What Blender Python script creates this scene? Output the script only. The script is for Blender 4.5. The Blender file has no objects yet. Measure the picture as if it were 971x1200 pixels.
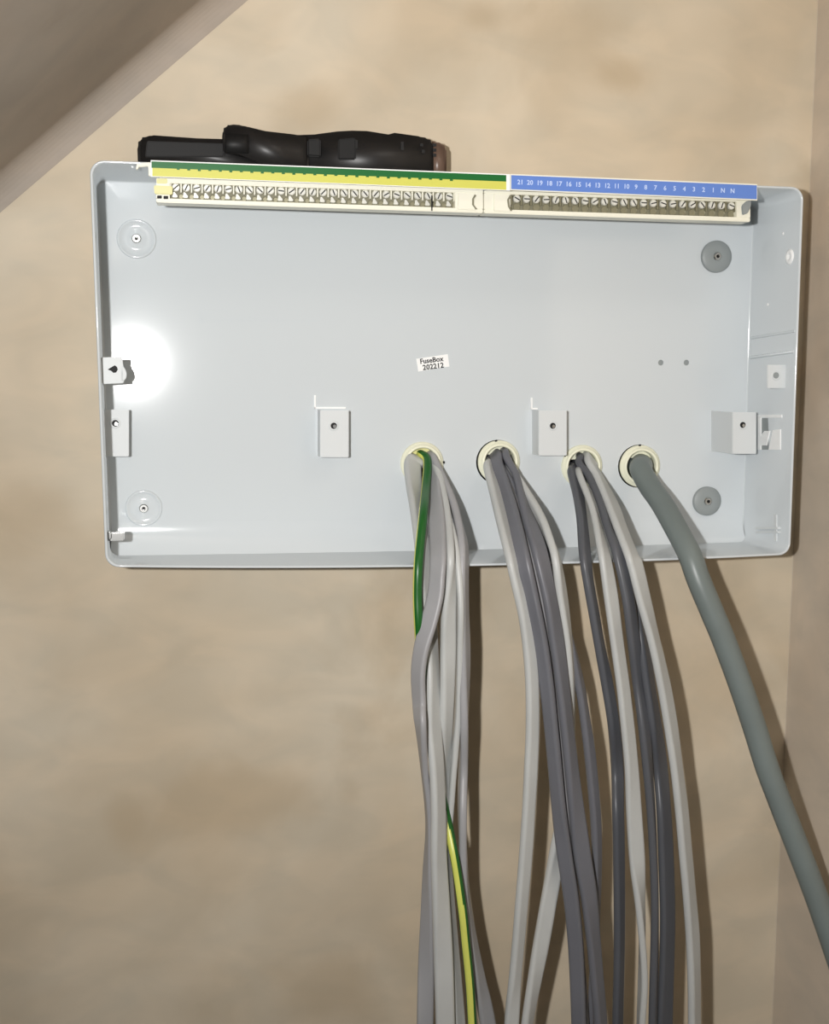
import bpy, bmesh, math, random
from mathutils import Vector, Matrix
random.seed(4)
SC = bpy.context.scene
COL = SC.collection

# ------------------------------------------------------------------ camera
FPX = 1346.0
CAM = Vector((-.17086, -.78808, -.00407))
RV = Vector((.11676, -.18847, -.00499))
M3 = Matrix.Rotation(RV.length, 3, RV.normalized()) @ Matrix(((1, 0, 0), (0, 0, -1), (0, 1, 0)))
RIGHT, DOWN, FWD = Vector(M3[0]), Vector(M3[1]), Vector(M3[2])
cam = bpy.data.cameras.new('camera'); cam_o = bpy.data.objects.new('camera', cam); COL.objects.link(cam_o)
cam.sensor_fit = 'VERTICAL'; cam.sensor_height = 24.0; cam.lens = 24.0 * FPX / 1200.0
cam.clip_start = .01; cam.clip_end = 50
R3 = Matrix((RIGHT, -DOWN, -FWD)).transposed()
cam_o.matrix_world = Matrix.Translation(CAM) @ R3.to_4x4()
SC.camera = cam_o

# ------------------------------------------------------------------ light
world = bpy.data.worlds.new('room_light'); SC.world = world; world.use_nodes = True
bg = world.node_tree.nodes['Background']
bg.inputs[0].default_value = (1.0, .90, .80, 1); bg.inputs[1].default_value = .03
fl = bpy.data.lights.new('phone_torch', 'SPOT'); fl.energy = 21.5; fl.color = (1.0, .985, .97)
fl.shadow_soft_size = .009; fl.spot_size = math.radians(166); fl.spot_blend = 1.0
flo = bpy.data.objects.new('phone_torch', fl); COL.objects.link(flo)
flo.location = (-.252, -.79, .012)
flo.rotation_euler = (Vector((.34, 0, .20)) - flo.location).to_track_quat('-Z', 'Y').to_euler()
lp = bpy.data.lights.new('upper_right_fill', 'AREA'); lp.energy = .5; lp.color = (1.0, .94, .86); lp.size = .16  # added fill that brightens the upper right of the wall
lpo = bpy.data.objects.new('upper_right_fill', lp); COL.objects.link(lpo)
lpo.location = (.175, -.50, .50)
lpo.rotation_euler = (Vector((.12, 0, .20)) - lpo.location).to_track_quat('-Z', 'Y').to_euler()
SC.view_settings.view_transform = 'Standard'; SC.view_settings.look = 'None'
SC.view_settings.gamma = 1; SC.view_settings.exposure = 0.0; SC.view_settings.use_curve_mapping = False


# ------------------------------------------------------------------ helpers
def P(px, py, Y):
    """the point of the plane y = Y that the photograph's pixel (px, py) shows"""
    d = RIGHT * (px - 485.5) + DOWN * (py - 600.0) + FWD * FPX
    return CAM + d * ((Y - CAM.y) / d.y)


def lin(c):
    return tuple((v / 255 / 12.92 if v <= 10 else ((v / 255 + .055) / 1.055) ** 2.4) for v in c) + (1,)


def mat(name, rgb, rough=.5, metal=0.0, spec=.5, noise=0.0, nscale=40, bump=0.0, bscale=200, coat=0.0):
    m = bpy.data.materials.new(name); m.use_nodes = True
    nt = m.node_tree; b = nt.nodes['Principled BSDF']
    b.inputs['Base Color'].default_value = lin(rgb)
    b.inputs['Roughness'].default_value = rough; b.inputs['Metallic'].default_value = metal
    b.inputs['Specular IOR Level'].default_value = spec
    b.inputs['Coat Weight'].default_value = coat; b.inputs['Coat Roughness'].default_value = .12
    tc = nt.nodes.new('ShaderNodeTexCoord')
    if noise:
        n = nt.nodes.new('ShaderNodeTexNoise'); n.inputs['Scale'].default_value = nscale; n.inputs['Detail'].default_value = 4
        nt.links.new(tc.outputs['Object'], n.inputs['Vector'])
        r = nt.nodes.new('ShaderNodeValToRGB')
        a = lin(rgb)
        r.color_ramp.elements[0].position = .3; r.color_ramp.elements[1].position = .7
        r.color_ramp.elements[0].color = tuple(v * (1 - noise) for v in a[:3]) + (1,)
        r.color_ramp.elements[1].color = tuple(min(1, v * (1 + noise)) for v in a[:3]) + (1,)
        nt.links.new(n.outputs['Fac'], r.inputs['Fac']); nt.links.new(r.outputs['Color'], b.inputs['Base Color'])
    if bump:
        n2 = nt.nodes.new('ShaderNodeTexNoise'); n2.inputs['Scale'].default_value = bscale; n2.inputs['Detail'].default_value = 3
        nt.links.new(tc.outputs['Object'], n2.inputs['Vector'])
        bp = nt.nodes.new('ShaderNodeBump'); bp.inputs['Strength'].default_value = bump; bp.inputs['Distance'].default_value = .002
        nt.links.new(n2.outputs['Fac'], bp.inputs['Height']); nt.links.new(bp.outputs['Normal'], b.inputs['Normal'])
    return m


def plaster(name, light, dark, stain, stains=()):
    m = bpy.data.materials.new(name); m.use_nodes = True
    nt = m.node_tree; L = nt.links; b = nt.nodes['Principled BSDF']
    b.inputs['Roughness'].default_value = .62; b.inputs['Specular IOR Level'].default_value = .3
    tc = nt.nodes.new('ShaderNodeTexCoord')
    mp = nt.nodes.new('ShaderNodeMapping'); mp.inputs['Scale'].default_value = (1.0, 1.0, 1.0)
    L.new(tc.outputs['Object'], mp.inputs['Vector'])

    def noise(sc, det, dist, v=None):
        n = nt.nodes.new('ShaderNodeTexNoise'); n.inputs['Scale'].default_value = sc
        n.inputs['Detail'].default_value = det; n.inputs['Distortion'].default_value = dist
        L.new((v or mp.outputs['Vector']), n.inputs['Vector']); return n

    def ramp(n, p0, p1, c0, c1):
        r = nt.nodes.new('ShaderNodeValToRGB'); r.color_ramp.elements[0].position = p0; r.color_ramp.elements[1].position = p1
        r.color_ramp.elements[0].color = c0; r.color_ramp.elements[1].color = c1
        L.new(n.outputs['Fac'], r.inputs['Fac']); return r
    a = ramp(noise(6.5, 4, .5), .36, .66, lin(dark), lin(light))
    w = ramp(noise(5.6, 5, .8), .57, .74, (0, 0, 0, 1), (1, 1, 1, 1))
    mx = nt.nodes.new('ShaderNodeMix'); mx.data_type = 'RGBA'; mx.inputs[7].default_value = lin(stain)
    ml = nt.nodes.new('ShaderNodeMath'); ml.operation = 'MULTIPLY'; ml.inputs[1].default_value = .65
    L.new(w.outputs['Color'], ml.inputs[0]); L.new(ml.outputs[0], mx.inputs[0])
    L.new(a.outputs['Color'], mx.inputs[6])
    # trowel streaks
    mp2 = nt.nodes.new('ShaderNodeMapping'); mp2.inputs['Rotation'].default_value = (0, .7, 0); mp2.inputs['Scale'].default_value = (17, 17, 30)
    L.new(tc.outputs['Object'], mp2.inputs['Vector'])
    s = ramp(noise(1.0, 3, .6, mp2.outputs['Vector']), .36, .66, (.93, .945, .955, 1), (1.05, 1.04, 1.03, 1))
    mu = nt.nodes.new('ShaderNodeMix'); mu.data_type = 'RGBA'; mu.blend_type = 'MULTIPLY'; mu.inputs[0].default_value = 1
    L.new(mx.outputs[2], mu.inputs[6]); L.new(s.outputs['Color'], mu.inputs[7])
    col_ = mu.outputs[2]
    dn = noise(14, 4, .8)
    for (c, sx, sz, k) in stains:                               # damp brown marks left in the skim coat
        sb = nt.nodes.new('ShaderNodeVectorMath'); sb.operation = 'SUBTRACT'; sb.inputs[1].default_value = c
        L.new(tc.outputs['Object'], sb.inputs[0])
        sm = nt.nodes.new('ShaderNodeVectorMath'); sm.operation = 'MULTIPLY'; sm.inputs[1].default_value = (1 / sx, 0, 1 / sz)
        L.new(sb.outputs[0], sm.inputs[0])
        ln = nt.nodes.new('ShaderNodeVectorMath'); ln.operation = 'LENGTH'; L.new(sm.outputs[0], ln.inputs[0])
        ad = nt.nodes.new('ShaderNodeMath'); ad.operation = 'MULTIPLY_ADD'; ad.inputs[1].default_value = 1.6
        L.new(dn.outputs['Fac'], ad.inputs[0]); L.new(ln.outputs['Value'], ad.inputs[2])
        mr = nt.nodes.new('ShaderNodeMapRange'); mr.interpolation_type = 'SMOOTHSTEP'
        mr.inputs[1].default_value = 1.0; mr.inputs[2].default_value = 1.9; mr.inputs[3].default_value = k; mr.inputs[4].default_value = 0
        L.new(ad.outputs[0], mr.inputs[0])
        mk = nt.nodes.new('ShaderNodeMix'); mk.data_type = 'RGBA'; mk.inputs[7].default_value = lin(stain)
        L.new(mr.outputs[0], mk.inputs[0]); L.new(col_, mk.inputs[6]); col_ = mk.outputs[2]
    L.new(col_, b.inputs['Base Color'])
    n3 = noise(9, 4, .3)
    bp = nt.nodes.new('ShaderNodeBump'); bp.inputs['Strength'].default_value = .35; bp.inputs['Distance'].default_value = .004
    L.new(n3.outputs['Fac'], bp.inputs['Height']); L.new(bp.outputs['Normal'], b.inputs['Normal'])
    return m


M = {}
M['plaster'] = plaster('skimmed_plaster', (214, 202, 181), (200, 185, 161), (184, 165, 136),
                       [(P(x, y, 0), a_, b_, k_) for x, y, a_, b_, k_ in ((280, 935, .075, .030, .5), (655, 70, .055, .060, .5), (355, 128, .030, .022, .45), (565, 20, .020, .014, .5), (30, 610, .040, .030, .45), (740, 90, .03, .02, .6), (150, 960, .02, .03, .5), (380, 1170, .05, .05, .5))])
M['plaster_side'] = plaster('side_plaster', (210, 198, 182), (200, 187, 170), (190, 174, 155))
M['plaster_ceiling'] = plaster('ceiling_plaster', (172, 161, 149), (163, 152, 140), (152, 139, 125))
M['tray'] = mat('white_powder_coat', (208, 214, 217), rough=.085, spec=.5, coat=.0)
M['bracket'] = mat('bracket_paint', (214, 218, 219), rough=.5, spec=.3)
M['washer'] = mat('flat_grey_tone', (146, 152, 152), rough=.45)  # grey painted for dark mirrored in metal fixings and shade in small holes
M['steel'] = mat('screw_steel', (205, 205, 202), rough=.22, metal=1.0)
M['zinc'] = mat('bright_zinc', (240, 240, 232), rough=.28, metal=.25)
M['brass'] = mat('terminal_brass', (150, 146, 122), rough=.4, metal=.4)
M['dark'] = mat('dark_slot', (12, 12, 12), rough=.7)
M['cell'] = mat('terminal_cell_plastic', (128, 125, 104), rough=.6)
M['cream'] = mat('cream_plastic', (240, 238, 222), rough=.38)
M['cream_y'] = mat('yellowed_cream_plastic', (240, 240, 216), rough=.4)
M['clip_yellow'] = mat('aged_yellow_clip', (226, 222, 160), rough=.4)
M['white'] = mat('white_label', (246, 247, 246), rough=.5)
M['green'] = mat('label_green', (22, 104, 46), rough=.35)
M['yellow'] = mat('label_yellow', (210, 209, 96), rough=.4)
M['blue'] = mat('label_blue', (98, 134, 210), rough=.4)
M['print'] = mat('label_print', (196, 214, 250), rough=.5)
M['ink'] = mat('black_ink', (28, 28, 30), rough=.6)
M['black'] = mat('black_plastic', (29, 28, 28), rough=.42, noise=.15, nscale=90)
M['black2'] = mat('black_rubber', (26, 26, 26), rough=.5, spec=.25)
M['smoke'] = mat('brown_smoked_plastic', (104, 84, 72), rough=.35)
M['cable_a'] = mat('light_grey_cable_sheath', (184, 186, 184), rough=.42, noise=.05, nscale=25)
M['cable_b'] = mat('mid_grey_cable_sheath', (156, 156, 158), rough=.42, noise=.05, nscale=25)
M['cable_c'] = mat('dark_grey_cable_sheath', (104, 105, 111), rough=.40, noise=.06, nscale=25)
M['cable_d'] = mat('shade_darkened_cable_sheath', (86, 88, 93), rough=.40, noise=.06, nscale=25)  # grey sheath darkened to carry the shade cast by neighbouring cables
M['cable_t'] = mat('thick_grey_cable_sheath', (113, 122, 120), rough=.40, noise=.06, nscale=30)
M['earth_green'] = mat('earth_green_sheath', (26, 90, 32), rough=.35)
M['earth_yellow'] = mat('earth_yellow_sheath', (208, 212, 104), rough=.35)


def finish(name, bm, m, parent=None, smooth=False, loc=(0, 0, 0), base=None):
    me = bpy.data.meshes.new(name)
    bmesh.ops.recalc_face_normals(bm, faces=bm.faces[:])
    if smooth:
        for f in bm.faces: f.smooth = True
    bm.to_mesh(me); bm.free()
    if isinstance(m, str): m = M[m]
    me.materials.append(m)
    o = bpy.data.objects.new(name, me); COL.objects.link(o)
    put(o, parent, loc)
    return o


def put(o, parent, loc=(0, 0, 0)):
    """loc is a world place; undo the parent's own offset"""
    w = Vector(loc)
    p = parent; off = Vector((0, 0, 0))
    while p is not None:
        off += p.location; p = p.parent
    o.parent = parent; o.location = w - off


def thing(name, label, cat, loc, group=None):
    o = bpy.data.objects.new(name, None); COL.objects.link(o); o.empty_display_size = .01
    o.location = loc; return tag(o, label, cat, group)


def tag(o, label, cat, group=None):
    o['label'] = label; o['category'] = cat
    if group: o['group'] = group
    return o


def box(bm, a, b, bev=0.0):
    a, b = Vector(a), Vector(b); c = (a + b) / 2; s = b - a
    r = bmesh.ops.create_cube(bm, size=1.0, matrix=Matrix.Translation(c) @ Matrix.Diagonal((abs(s.x), abs(s.y), abs(s.z), 1)))
    if bev:
        es = {e for v in r['verts'] for e in v.link_edges}
        bmesh.ops.bevel(bm, geom=list(es), offset=bev, segments=2, affect='EDGES', clamp_overlap=True)


def prism(bm, pts, depth, bev=0.0, seg=2):
    """pts: world points of a front face; extruded by depth along +y"""
    f = [bm.verts.new(p) for p in pts]; g = [bm.verts.new(Vector(p) + Vector((0, depth, 0))) for p in pts]
    n = len(pts); es = []
    bm.faces.new(f); bm.faces.new(g[::-1])
    for i in range(n): bm.faces.new((f[i], g[i], g[(i + 1) % n], f[(i + 1) % n]))
    if bev:
        vs = set(f + g)
        es = [e for e in bm.edges if e.verts[0] in vs and e.verts[1] in vs]
        bmesh.ops.bevel(bm, geom=es, offset=bev, segments=seg, affect='EDGES', clamp_overlap=True)


def pxprism(bm, pxs, Y, depth, bev=0.0):
    prism(bm, [P(x, y, Y) for x, y in pxs], depth, bev)


def rect(x0, y0, x1, y1): return [(x0, y0), (x1, y0), (x1, y1), (x0, y1)]


def lathe(bm, prof, seg=32, closed=False):
    """prof: (r, y) pairs turned about the y axis through the origin"""
    rings = []
    for r, y in prof:
        if r < 1e-6: rings.append([bm.verts.new((0, y, 0))])
        else: rings.append([bm.verts.new((r * math.cos(2 * math.pi * k / seg), y, r * math.sin(2 * math.pi * k / seg))) for k in range(seg)])
    prs = list(zip(rings, rings[1:]))
    if closed: prs.append((rings[-1], rings[0]))
    for A, B in prs:
        for k in range(seg):
            k2 = (k + 1) % seg
            q = [A[k % len(A)], A[k2 % len(A)], B[k2 % len(B)], B[k % len(B)]]
            q = [v for i, v in enumerate(q) if v not in q[:i]]
            if len(q) > 2: bm.faces.new(q)


def fill_with_holes(bm, outer, holes):
    """a flat face (constant y per loop) with round holes in it"""
    es = []
    loops = []
    for loop in [outer] + holes:
        vs = [bm.verts.new(p) for p in loop]; loops.append(vs)
        for i in range(len(vs)): es.append(bm.edges.new((vs[i], vs[(i + 1) % len(vs)])))
    bmesh.ops.triangle_fill(bm, use_beauty=True, use_dissolve=False, edges=es, normal=Vector((0, -1, 0)))
    return loops


def circle(c, r, n=28): return [Vector((c.x + r * math.cos(2 * math.pi * k / n), c.y, c.z + r * math.sin(2 * math.pi * k / n))) for k in range(n)]


def lerp2(q, u, v):
    return (q[0] * (1 - u) + q[1] * u) * (1 - v) + (q[2] * (1 - u) + q[3] * u) * v


# ------------------------------------------------------------------ setting
HOLES = [(494, 543), (584, 541), (681, 546), (749, 546)]       # the four cable entries
CX = P(928, 680, 0).x                                           # inner corner with the side wall
YB = .0004
bm = bmesh.new()
outer = [Vector((-1.1, YB, 1.0)), Vector((CX, YB, 1.0)), Vector((CX, YB, -1.3)), Vector((-1.1, YB, -1.3))]
holes = [circle(P(x, y, YB), .0185, 24) for x, y in HOLES]
loops = fill_with_holes(bm, outer, holes)
for vs in loops[1:]:
    b2 = [bm.verts.new(v.co + Vector((0, .08, 0))) for v in vs]; n = len(vs)
    for i in range(n): bm.faces.new((vs[i], vs[(i + 1) % n], b2[(i + 1) % n], b2[i]))
    bm.faces.new(b2)
w = finish('wall_back', bm, 'plaster'); w['kind'] = 'structure'

bm = bmesh.new()                                                # side wall with a softly rounded plaster corner
R = .0002
prof = [(CX - R + R * math.sin(t), YB - .0002 - R + R * math.cos(t)) for t in [i * math.pi / 16 for i in range(9)]] + [(CX, -.62), (CX + .1, -.62), (CX + .1, YB - .0002)]
lo = [bm.verts.new((x, y, -1.3)) for x, y in prof]; hi = [bm.verts.new((x, y, 1.0)) for x, y in prof]
for i in range(len(prof) - 1): bm.faces.new((lo[i], lo[i + 1], hi[i + 1], hi[i]))
w = finish('wall_right', bm, 'plaster_side', smooth=False); w['kind'] = 'structure'

bm = bmesh.new()                                                # sloping ceiling, eased into the wall
a, b = P(243, 0, 0), P(0, 208, 0); d = (a - b).normalized(); nrm = Vector((-d.z, 0, d.x))   # up-left of the line
if nrm.z < 0: nrm = -nrm
R = .016
sec = [(nrm * 0 + Vector((0, YB - .0003, 0)))]
sec = [-nrm * (R - R * math.sin(t)) + Vector((0, YB - .0003 - (R - R * math.cos(t)), 0)) for t in [i * math.pi / 20 for i in range(11)]]
sec += [Vector((0, -1.4, 0)), nrm * .1 + Vector((0, -1.4, 0)), nrm * .1 + Vector((0, YB - .0003, 0))]
e0 = a + d * ((CX - a.x) / d.x); e1 = b - d * .75
A_ = [bm.verts.new(e0 + s) for s in sec]; B_ = [bm.verts.new(e1 + s) for s in sec]
for i in range(len(sec) - 1): bm.faces.new((A_[i], A_[i + 1], B_[i + 1], B_[i]))
for f in bm.faces: f.smooth = False
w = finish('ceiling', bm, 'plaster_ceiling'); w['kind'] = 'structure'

# ------------------------------------------------------------------ enclosure (open metal back box)
D = .071; TH = .0013
YP = -.0022                                                     # face of the back panel
rim_q = [P(104.5, 187, -D), P(942, 219, -D), P(123.5, 665.5, -D), P(926, 651, -D)]
back_q = [P(113, 211, YP), P(883, 239, YP), P(129.5, 650, YP), P(870, 634, YP)]
BASE = Vector((0, -.001, rim_q[2].z))
ENC = thing('metal_enclosure', 'open white metal consumer unit back box fixed to the plaster wall', 'enclosure', BASE)


def loop_quad(q, inset, rad, Y, bow=0.0, seg=6):
    """rounded quadrilateral: corners q (TL, TR, BL, BR) moved in by inset"""
    tl, tr, bl, br = q
    W_ = (tr - tl).length; H_ = (tl - bl).length
    out = []
    cs = [(0, 0), (1, 0), (1, 1), (0, 1)]
    for k, (cu, cv) in enumerate(cs):
        for i in range(seg + 1):
            t = (-math.pi / 2 - math.pi / 2) + k * math.pi / 2 + i / seg * math.pi / 2   # start pointing left
            x = (inset + rad) if cu == 0 else W_ - inset - rad
            y = (inset + rad) if cv == 0 else H_ - inset - rad
            x += rad * math.cos(t); y += rad * math.sin(t)
            p = lerp2(q, x / W_, y / H_)
            out.append(Vector((p.x, Y, p.z)))
        if k == 2:                                              # subdivide the long bottom edge so that it can bow
            nxt = lerp2(q, (inset + rad) / W_, (H_ - inset) / H_); last = out[-1]
            for j in range(1, 12):
                p = last.lerp(nxt, j / 12); out.append(Vector((p.x, Y, p.z - bow * (1 - (2 * j / 12 - 1) ** 2))))
        if k == 0:
            nxt = lerp2(q, (W_ - inset - rad) / W_, inset / H_); last = out[-1]
            for j in range(1, 12):
                p = last.lerp(nxt, j / 12); out.append(Vector((p.x, Y, p.z)))
    return out


def ring_faces(bm, loops):
    vl = [[bm.verts.new(p) for p in L] for L in loops]; n = len(vl[0])
    for A, B in zip(vl, vl[1:]):
        for i in range(n): bm.faces.new((A[i], A[(i + 1) % n], B[(i + 1) % n], B[i]))
    return vl


bm = bmesh.new()
outl0 = loop_quad(back_q, -TH, .006, -.0002, .001); outl1 = loop_quad(rim_q, 0, .0085, -D + .001, .0034)
rim0 = loop_quad(rim_q, .0004, .0082, -D, .0034); rim1 = loop_quad(rim_q, TH, .0075, -D, .0034)
inn1 = loop_quad(rim_q, TH + .0004, .0072, -D + .0012, .0034)
inn0 = loop_quad(back_q, 0, .006, YP - .0011, .001)
inn00 = loop_quad(back_q, .0003, .0058, YP - .0003, .001)
inn000 = loop_quad(back_q, .0011, .005, YP, .001)
vl = ring_faces(bm, [outl0, outl1, rim0, rim1, inn1, inn0, inn00, inn000])
for f in bm.faces: f.smooth = True
holes = []
for k, (x, y) in enumerate(HOLES):
    c = P(x, y, YP)
    if k in (1, 3): c = c + Vector((-.0007, 0, -.0002))
    holes.append(circle(c, .0157 if k in (1, 3) else .0140, 28))
for x, y in ((774, 425), (804, 425)): holes.append(circle(P(x, y, YP), .0021, 12))
es = []
lo_e = []
inner = vl[-1]
for i in range(len(inner)):
    e = bm.edges.get((inner[i], inner[(i + 1) % len(inner)])); es.append(e)
hl = []
for h in holes:
    vs = [bm.verts.new(p) for p in h]; hl.append(vs)
    for i in range(len(vs)): es.append(bm.edges.new((vs[i], vs[(i + 1) % len(vs)])))
bmesh.ops.triangle_fill(bm, use_beauty=True, use_dissolve=False, edges=es, normal=Vector((0, -1, 0)))
for vs in hl:                                                   # cut edges of the holes
    b2 = [bm.verts.new((v.co.x, -.0004, v.co.z)) for v in vs]; n = len(vs)
    for i in range(n): bm.faces.new((vs[i], b2[i], b2[(i + 1) % n], vs[(i + 1) % n]))
tray = finish('tray', bm, 'tray', ENC)

bm = bmesh.new()                                                # coved fold along the foot of the panel
N = 30; K = 8; prev = None
for i in range(N + 1):
    u = i / N
    xt = 121.0 + (880 - 121.0) * u
    yb = 650 + (633 - 650) * u + 8.5 * (u * (1 - u)) ; yt = 612 + (604 - 612) * u
    top = P(xt, yt, YP - .0001); bot = P(129 + (872 - 129) * u, yb, YP - .0065)
    bot = back_q[2].lerp(back_q[3], u); rz = rim_q[2].lerp(rim_q[3], u).z; sq = .0065 / (D + YP)
    bot = Vector((bot.x, YP - .0065, bot.z + (rz - bot.z) * sq - (.001 + .0024 * sq) * (1 - (2 * u - 1) ** 2) + .0001))
    top.x = min(max(top.x, back_q[2].x + .0015 ), back_q[3].x - .0015)
    bot.x = min(max(bot.x, back_q[2].x + .0003 ), back_q[3].x - .0003)
    colv = []
    for j in range(K + 1):
        t = j / K
        colv.append(bm.verts.new((top.x + (bot.x - top.x) * t, top.y + (bot.y - top.y) * t ** 2.0, top.z + (bot.z - top.z) * t)))
    if prev:
        for j in range(K): bm.faces.new((prev[j], prev[j + 1], colv[j + 1], colv[j]))
    prev = colv
for f in bm.faces: f.smooth = True
finish('bottom_cove', bm, 'tray', ENC)


def screw_mesh(r, h, slot=True):
    bm = bmesh.new()
    lathe(bm, [(r, 0), (r, -h * .6), (r * .8, -h), (r * .42, -h), (r * .3, -h * .45), (0, -h * .4)], 16)
    me = bpy.data.meshes.new('screw_head'); bmesh.ops.recalc_face_normals(bm, faces=bm.faces[:])
    bm.to_mesh(me); bm.free(); me.materials.append(M['steel']); return me


def cross_slot(r, name='cross_slot'):
    bm = bmesh.new()
    box(bm, (-r, -.0003, -r * .28), (r, 0, r * .28)); box(bm, (-r * .28, -.0003, -r), (r * .28, 0, r))
    me = bpy.data.meshes.new(name); bm.to_mesh(me); bm.free(); me.materials.append(M['dark']); return me


SCREW = screw_mesh(.0030, .0016); SLOT = cross_slot(.0012)


def inst(name, me, parent, loc, rot=0.0):
    o = bpy.data.objects.new(name, me); COL.objects.link(o); put(o, parent, loc); o.rotation_euler = (0, rot, 0); return o


# fixings: dished on the left, the right ones grey as a painted dark reflection
for k, (x, y, m, r) in enumerate(((160, 280, 'tray', .0127), (168.5, 595.5, 'tray', .0122), (838, 301, 'washer', .0113), (827, 587, 'washer', .0107))):
    c = P(x, y, YP)
    bm = bmesh.new()
    if m == 'tray':
        lathe(bm, [(r, -.0), (r * .985, -.0010), (r * .93, -.0014), (r * .86, -.0010), (r * .80, -.0003), (r * .45, -.0007), (r * .30, -.0014), (0, -.0014)], 40)
    else:
        lathe(bm, [(r, 0), (r, -.0022), (r * .95, -.0029), (r * .4, -.0026), (.0, -.0026)], 40)
    o = finish('fixing_washer', bm, m, ENC, smooth=True, loc=c)
    if m == 'washer': o['label'] = 'washer under a screw head, its grey a painted dark reflection'
    y0 = -.0014 if m == 'tray' else -.0026
    inst('screw_head', SCREW, o, c + Vector((0, y0, 0)), k * .7)
    inst('cross_slot', SLOT, o, c + Vector((0, y0 - .0013, 0)), k * .7 + .4)


def bracket(plate, leg_x, h, hole, name='mounting_bracket', legside=-1, tab_top=0, lug=False):
    """bent tab: raised plate (pixel rectangle at its own height h) on a side leg rising from the panel"""
    Y = YP - h
    x0, y0, x1, y1 = plate
    bm = bmesh.new()
    pxprism(bm, rect(x0, y0, x1, y1), Y, .0014, .0004)
    a, b = P(x0, y0, Y), P(x0, y1, Y)
    if legside > 0: a, b = P(x1, y0, Y), P(x1, y1, Y)
    c, d_ = Vector((a.x, YP + .0002, a.z)), Vector((b.x, YP + .0002, b.z))
    e = .0013 if legside < 0 else -.0013
    pts = [a + Vector((0, .001, 0)), b + Vector((0, .001, 0)), d_, c]
    f = [bm.verts.new(p) for p in pts]; g = [bm.verts.new(p + Vector((e, 0, 0))) for p in pts]
    bm.faces.new(f); bm.faces.new(g[::-1])
    for i in range(4): bm.faces.new((f[i], g[i], g[(i + 1) % 4], f[(i + 1) % 4]))
    o = finish(name, bm, 'bracket', ENC)
    hc = P(hole[0], hole[1], Y)
    bm = bmesh.new(); lathe(bm, [(.0034, .0), (.0032, -.0003), (.0024, -.0003), (.0021, .0)], 20)
    finish('hole_rim', bm, 'bracket', o, smooth=True, loc=hc + Vector((0, -.0001, 0)))
    bm = bmesh.new(); lathe(bm, [(.0021, 0), (.0021, -.0002), (0, -.0002)], 16)
    finish('screw_hole', bm, 'dark', o, loc=hc)
    bm = bmesh.new(); lathe(bm, [(.0012, 0), (.0010, -.0002), (0, -.0002)], 12)
    finish('screw_end', bm, 'steel', o, loc=hc + Vector((.0006, -.0002, -.0004)))
    return o


bracket((375, 481, 408.5, 536), 369, .016, (391, 499))
bracket((631, 481, 664, 534), 625, .016, (647.5, 499))
bracket((858, 483, 886, 532), 830, .034, (870, 498))
bracket((121, 480, 151, 535), 119, .018, (135, 496))
# punched-out slots above the two middle brackets, raised lips whitened as painted highlights
for (x0, y0, x1, y1) in ((368, 463, 405, 479), (622, 466, 630, 480)):
    bm = bmesh.new()
    pxprism(bm, rect(x0, y0, x0 + 2, y1), YP - .0012, .0014, .0002)
    pxprism(bm, rect(x0, y1 - 2, x1, y1), YP - .0012, .0014, .0002)
    finish('slot_lip', bm, 'white', ENC)
bm = bmesh.new()                                                # pressed outline of the large knock-out
pxprism(bm, rect(236, 374.5, 372, 376), YP - .0005, .0006, .0002)
pxprism(bm, [(233, 366), (235, 366), (240, 373), (236, 375)], YP - .0009, .0010, .0003)
finish('knockout_bead', bm, 'tray', ENC)
for r_ in (rect(440, 372, 530, 373.2), rect(650, 381, 760, 382.2)):
    bm = bmesh.new(); pxprism(bm, r_, YP - .0003, .0004, .0001); finish('knockout_bead', bm, 'tray', ENC)
for x, y in ((774, 425), (804, 425)):                           # grey discs added as shade in the two small drilled holes
    bm = bmesh.new(); lathe(bm, [(.0022, 0), (.0022, -.0003), (0, -.0003)], 12); finish('hole_shade_disc', bm, 'washer', ENC, loc=P(x, y, -.0008))

def side_x(y, Y, left=False):
    """inner face of a side wall: world x at a pixel row y for depth Y"""
    t = (y - 211) / (634 - 211); s = (Y - YP) / (-D - YP)
    i, j = (0, 2) if left else (1, 3)
    b_ = back_q[i].lerp(back_q[j], t); r_ = rim_q[i].lerp(rim_q[j], t)
    return b_.x + (r_.x - b_.x) * s + (TH if left else -TH) * s


def on_side(px, py, left=False):
    """depth on the side wall's inner face under a pixel"""
    lo, hi = -D, YP
    for _ in range(40):
        m_ = (lo + hi) / 2
        x = P(px, py, m_).x; sx = side_x(py, m_, left)
        if (x < sx) != left: lo = m_     # the ray is still inside the box here
        else: hi = m_
    return (lo + hi) / 2


# lid fixing tab at the left, with a rolled hook
Yt = -.056
bm = bmesh.new()
pxprism(bm, [(117, 419), (143, 418), (144.5, 430), (145, 449), (121, 450), (118, 447)], Yt, .0016, .0004)
xw0 = side_x(433, Yt, True)
box(bm, (xw0 - .0006, Yt + .001, P(0, 446, Yt).z), (P(118, 433, Yt).x, Yt + .007, P(0, 421, Yt).z), .0004)
pxprism(bm, [(143, 428), (147, 433), (148.5, 439), (147, 445), (142, 447)], Yt - .0006, .0022, .0006)
o = finish('lid_tab', bm, 'bracket', ENC)
bm = bmesh.new(); pxprism(bm, [(126, 433), (131, 430), (134.5, 428), (137, 430), (138, 433), (136, 436.5), (133, 437), (130, 434.5)], Yt - .0002, .0003); finish('screw_hole', bm, 'dark', o)
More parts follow.
